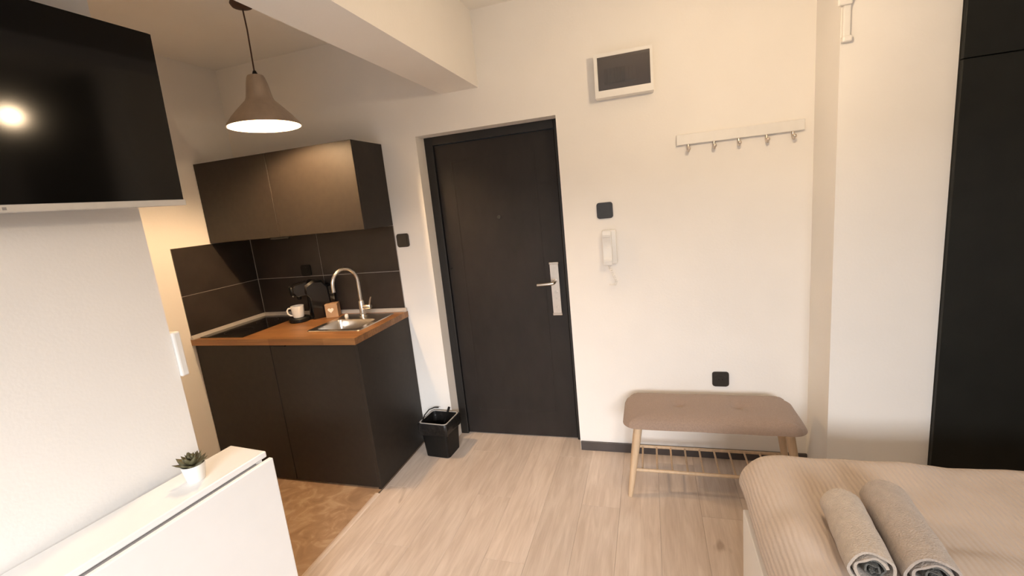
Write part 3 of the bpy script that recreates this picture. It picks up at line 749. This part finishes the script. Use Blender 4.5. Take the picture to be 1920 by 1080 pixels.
def spread():
    bm = bmesh.new(); uvl = bm.loops.layers.uv.new('UVMap')
    cx0, cx1, cy0, cy1 = 3.115, 4.86, -2.36, -1.035; Rr = .105; drop = .10; zt = .625
    OV = Rr*pi/2+drop; st = .0145
    nx = int((cx1-cx0+2*OV)/st); ny = int((cy1-cy0+2*OV)/st); V = {}
    for i_ in range(nx+1):
        for j in range(ny+1):
            px = cx0-OV+(cx1-cx0+2*OV)*i_/nx; py = cy0-OV+(cy1-cy0+2*OV)*j/ny
            qx = min(max(px, cx0), cx1); qy = min(max(py, cy0), cy1); dx, dy = px-qx, py-qy; d_ = math.hypot(dx, dy)
            bump = .016*noise.noise(Vector((px*2.6, py*2.2, 1.3)))+.008*noise.noise(Vector((px*6.5, py*6.0, 4)))+.003*noise.noise(Vector((px*17, py*15, 9)))
            ridge = .020*max(0, noise.noise(Vector((px*3.0+py*2.0, py*7.0-px*2, 6))))**1.0
            if d_ < 1e-6: V[i_, j] = (bm.verts.new((px, py, zt+bump+ridge)), (px, py)); continue
            ux, uy = dx/d_, dy/d_; d_ = min(d_, OV); th = min(d_/Rr, pi/2); hang = max(0, d_-Rr*pi/2)
            wv_ = 1+.05*noise.noise(Vector((px*7, py*7, 2)))+.02*sin((px-py)*40)*(hang/drop)
            out = Rr*sin(th)*wv_-.03*(hang/drop)
            V[i_, j] = (bm.verts.new((qx+ux*out, qy+uy*out, zt+(bump+ridge)*cos(th)-Rr*(1-cos(th))-hang*.75)), (px, py))
    for i_ in range(nx):
        for j in range(ny):
            q = [V[i_, j], V[i_+1, j], V[i_+1, j+1], V[i_, j+1]]
            f_ = bm.faces.new([v for v, _ in q])
            for lp, (_, uv) in zip(f_.loops, q): lp[uvl].uv = uv
    return bm
so = obj('bedspread', spread(), 'spread', None, smooth=True)
so.data.set_sharp_from_angle(angle=pi)
md = so.modifiers.new('thickness', 'SOLIDIFY'); md.thickness = .012; md.offset = -1
tag(so, 'puffy beige ribbed bedspread covering the bed', 'bedspread')

def towel(name, label, p0, p1, r, m, turns=3.2, flat=.9):
    """cloth strip rolled up: a spiral section swept between two ends"""
    p0, p1 = Vector(p0), Vector(p1); ax = (p1-p0).normalized(); sx = Vector((0, 0, 1)).cross(ax).normalized(); sz = ax.cross(sx)
    t = thing(name, label, 'towel', (p0+p1)/2-Vector((0, 0, r)), 'rolled towels on the bed')
    def roll(r0, r1, th, seg, a0, a1):
        bm = bmesh.new(); n = 26; rings = []
        for i_ in range(n+1):
            f_ = i_/n; c = p0+(p1-p0)*f_; ring = []
            e = min(f_, 1-f_)*n
            for side in (0, 1):
                ks = range(seg+1) if side == 0 else range(seg, -1, -1)
                for k_ in ks:
                    q = k_/seg; a = a0+(a1-a0)*q; rad_ = r0+(r1-r0)*q-(th if side else 0)
                    if q > .6: rad_ *= 1+.035*noise.noise(Vector((f_*5, a*1.2, r*50)))
                    if e < 1.5: rad_ -= th*.15*(1.5-e)/1.5*(1 if side == 0 else -1)
                    ring.append(bm.verts.new(c+sx*cos(a)*rad_+sz*sin(a)*rad_*flat+ax*(.004*sin(a*3+q*7))))
            rings.append(ring)
        m_ = len(rings[0])
        for a_, c_ in zip(rings, rings[1:]): ring_between(bm, a_, c_)
        for ring, flip in ((rings[0], 1), (rings[-1], 0)):
            for k_ in range(seg):
                q = [ring[k_], ring[k_+1], ring[m_-2-k_], ring[m_-1-k_]]
                bm.faces.new(q[::-1] if flip else q)
        return bm
    o1 = obj('outer_roll', roll(.034/.058*r, r, .009, 80, .4, .4+2*pi*1.6), m, t, smooth=True)
    o2 = obj('inner_roll', roll(.005, .030/.058*r, .006, 60, 1.2, 1.2+2*pi*2.1), 'towelin', t, smooth=True); o2['label'] = 'dark grey green inner layers'
    return t
towel('rolled_towel', 'rolled beige towel with a visible spiral end, left of the pair', (3.212, -1.325, .684), (3.192, -1.560, .684), .054, 'towel')
towel('rolled_towel', 'rolled greyish towel lying right of the beige one on the bed', (3.330, -1.270, .682), (3.306, -1.560, .682), .060, 'towel2', flat=.85)
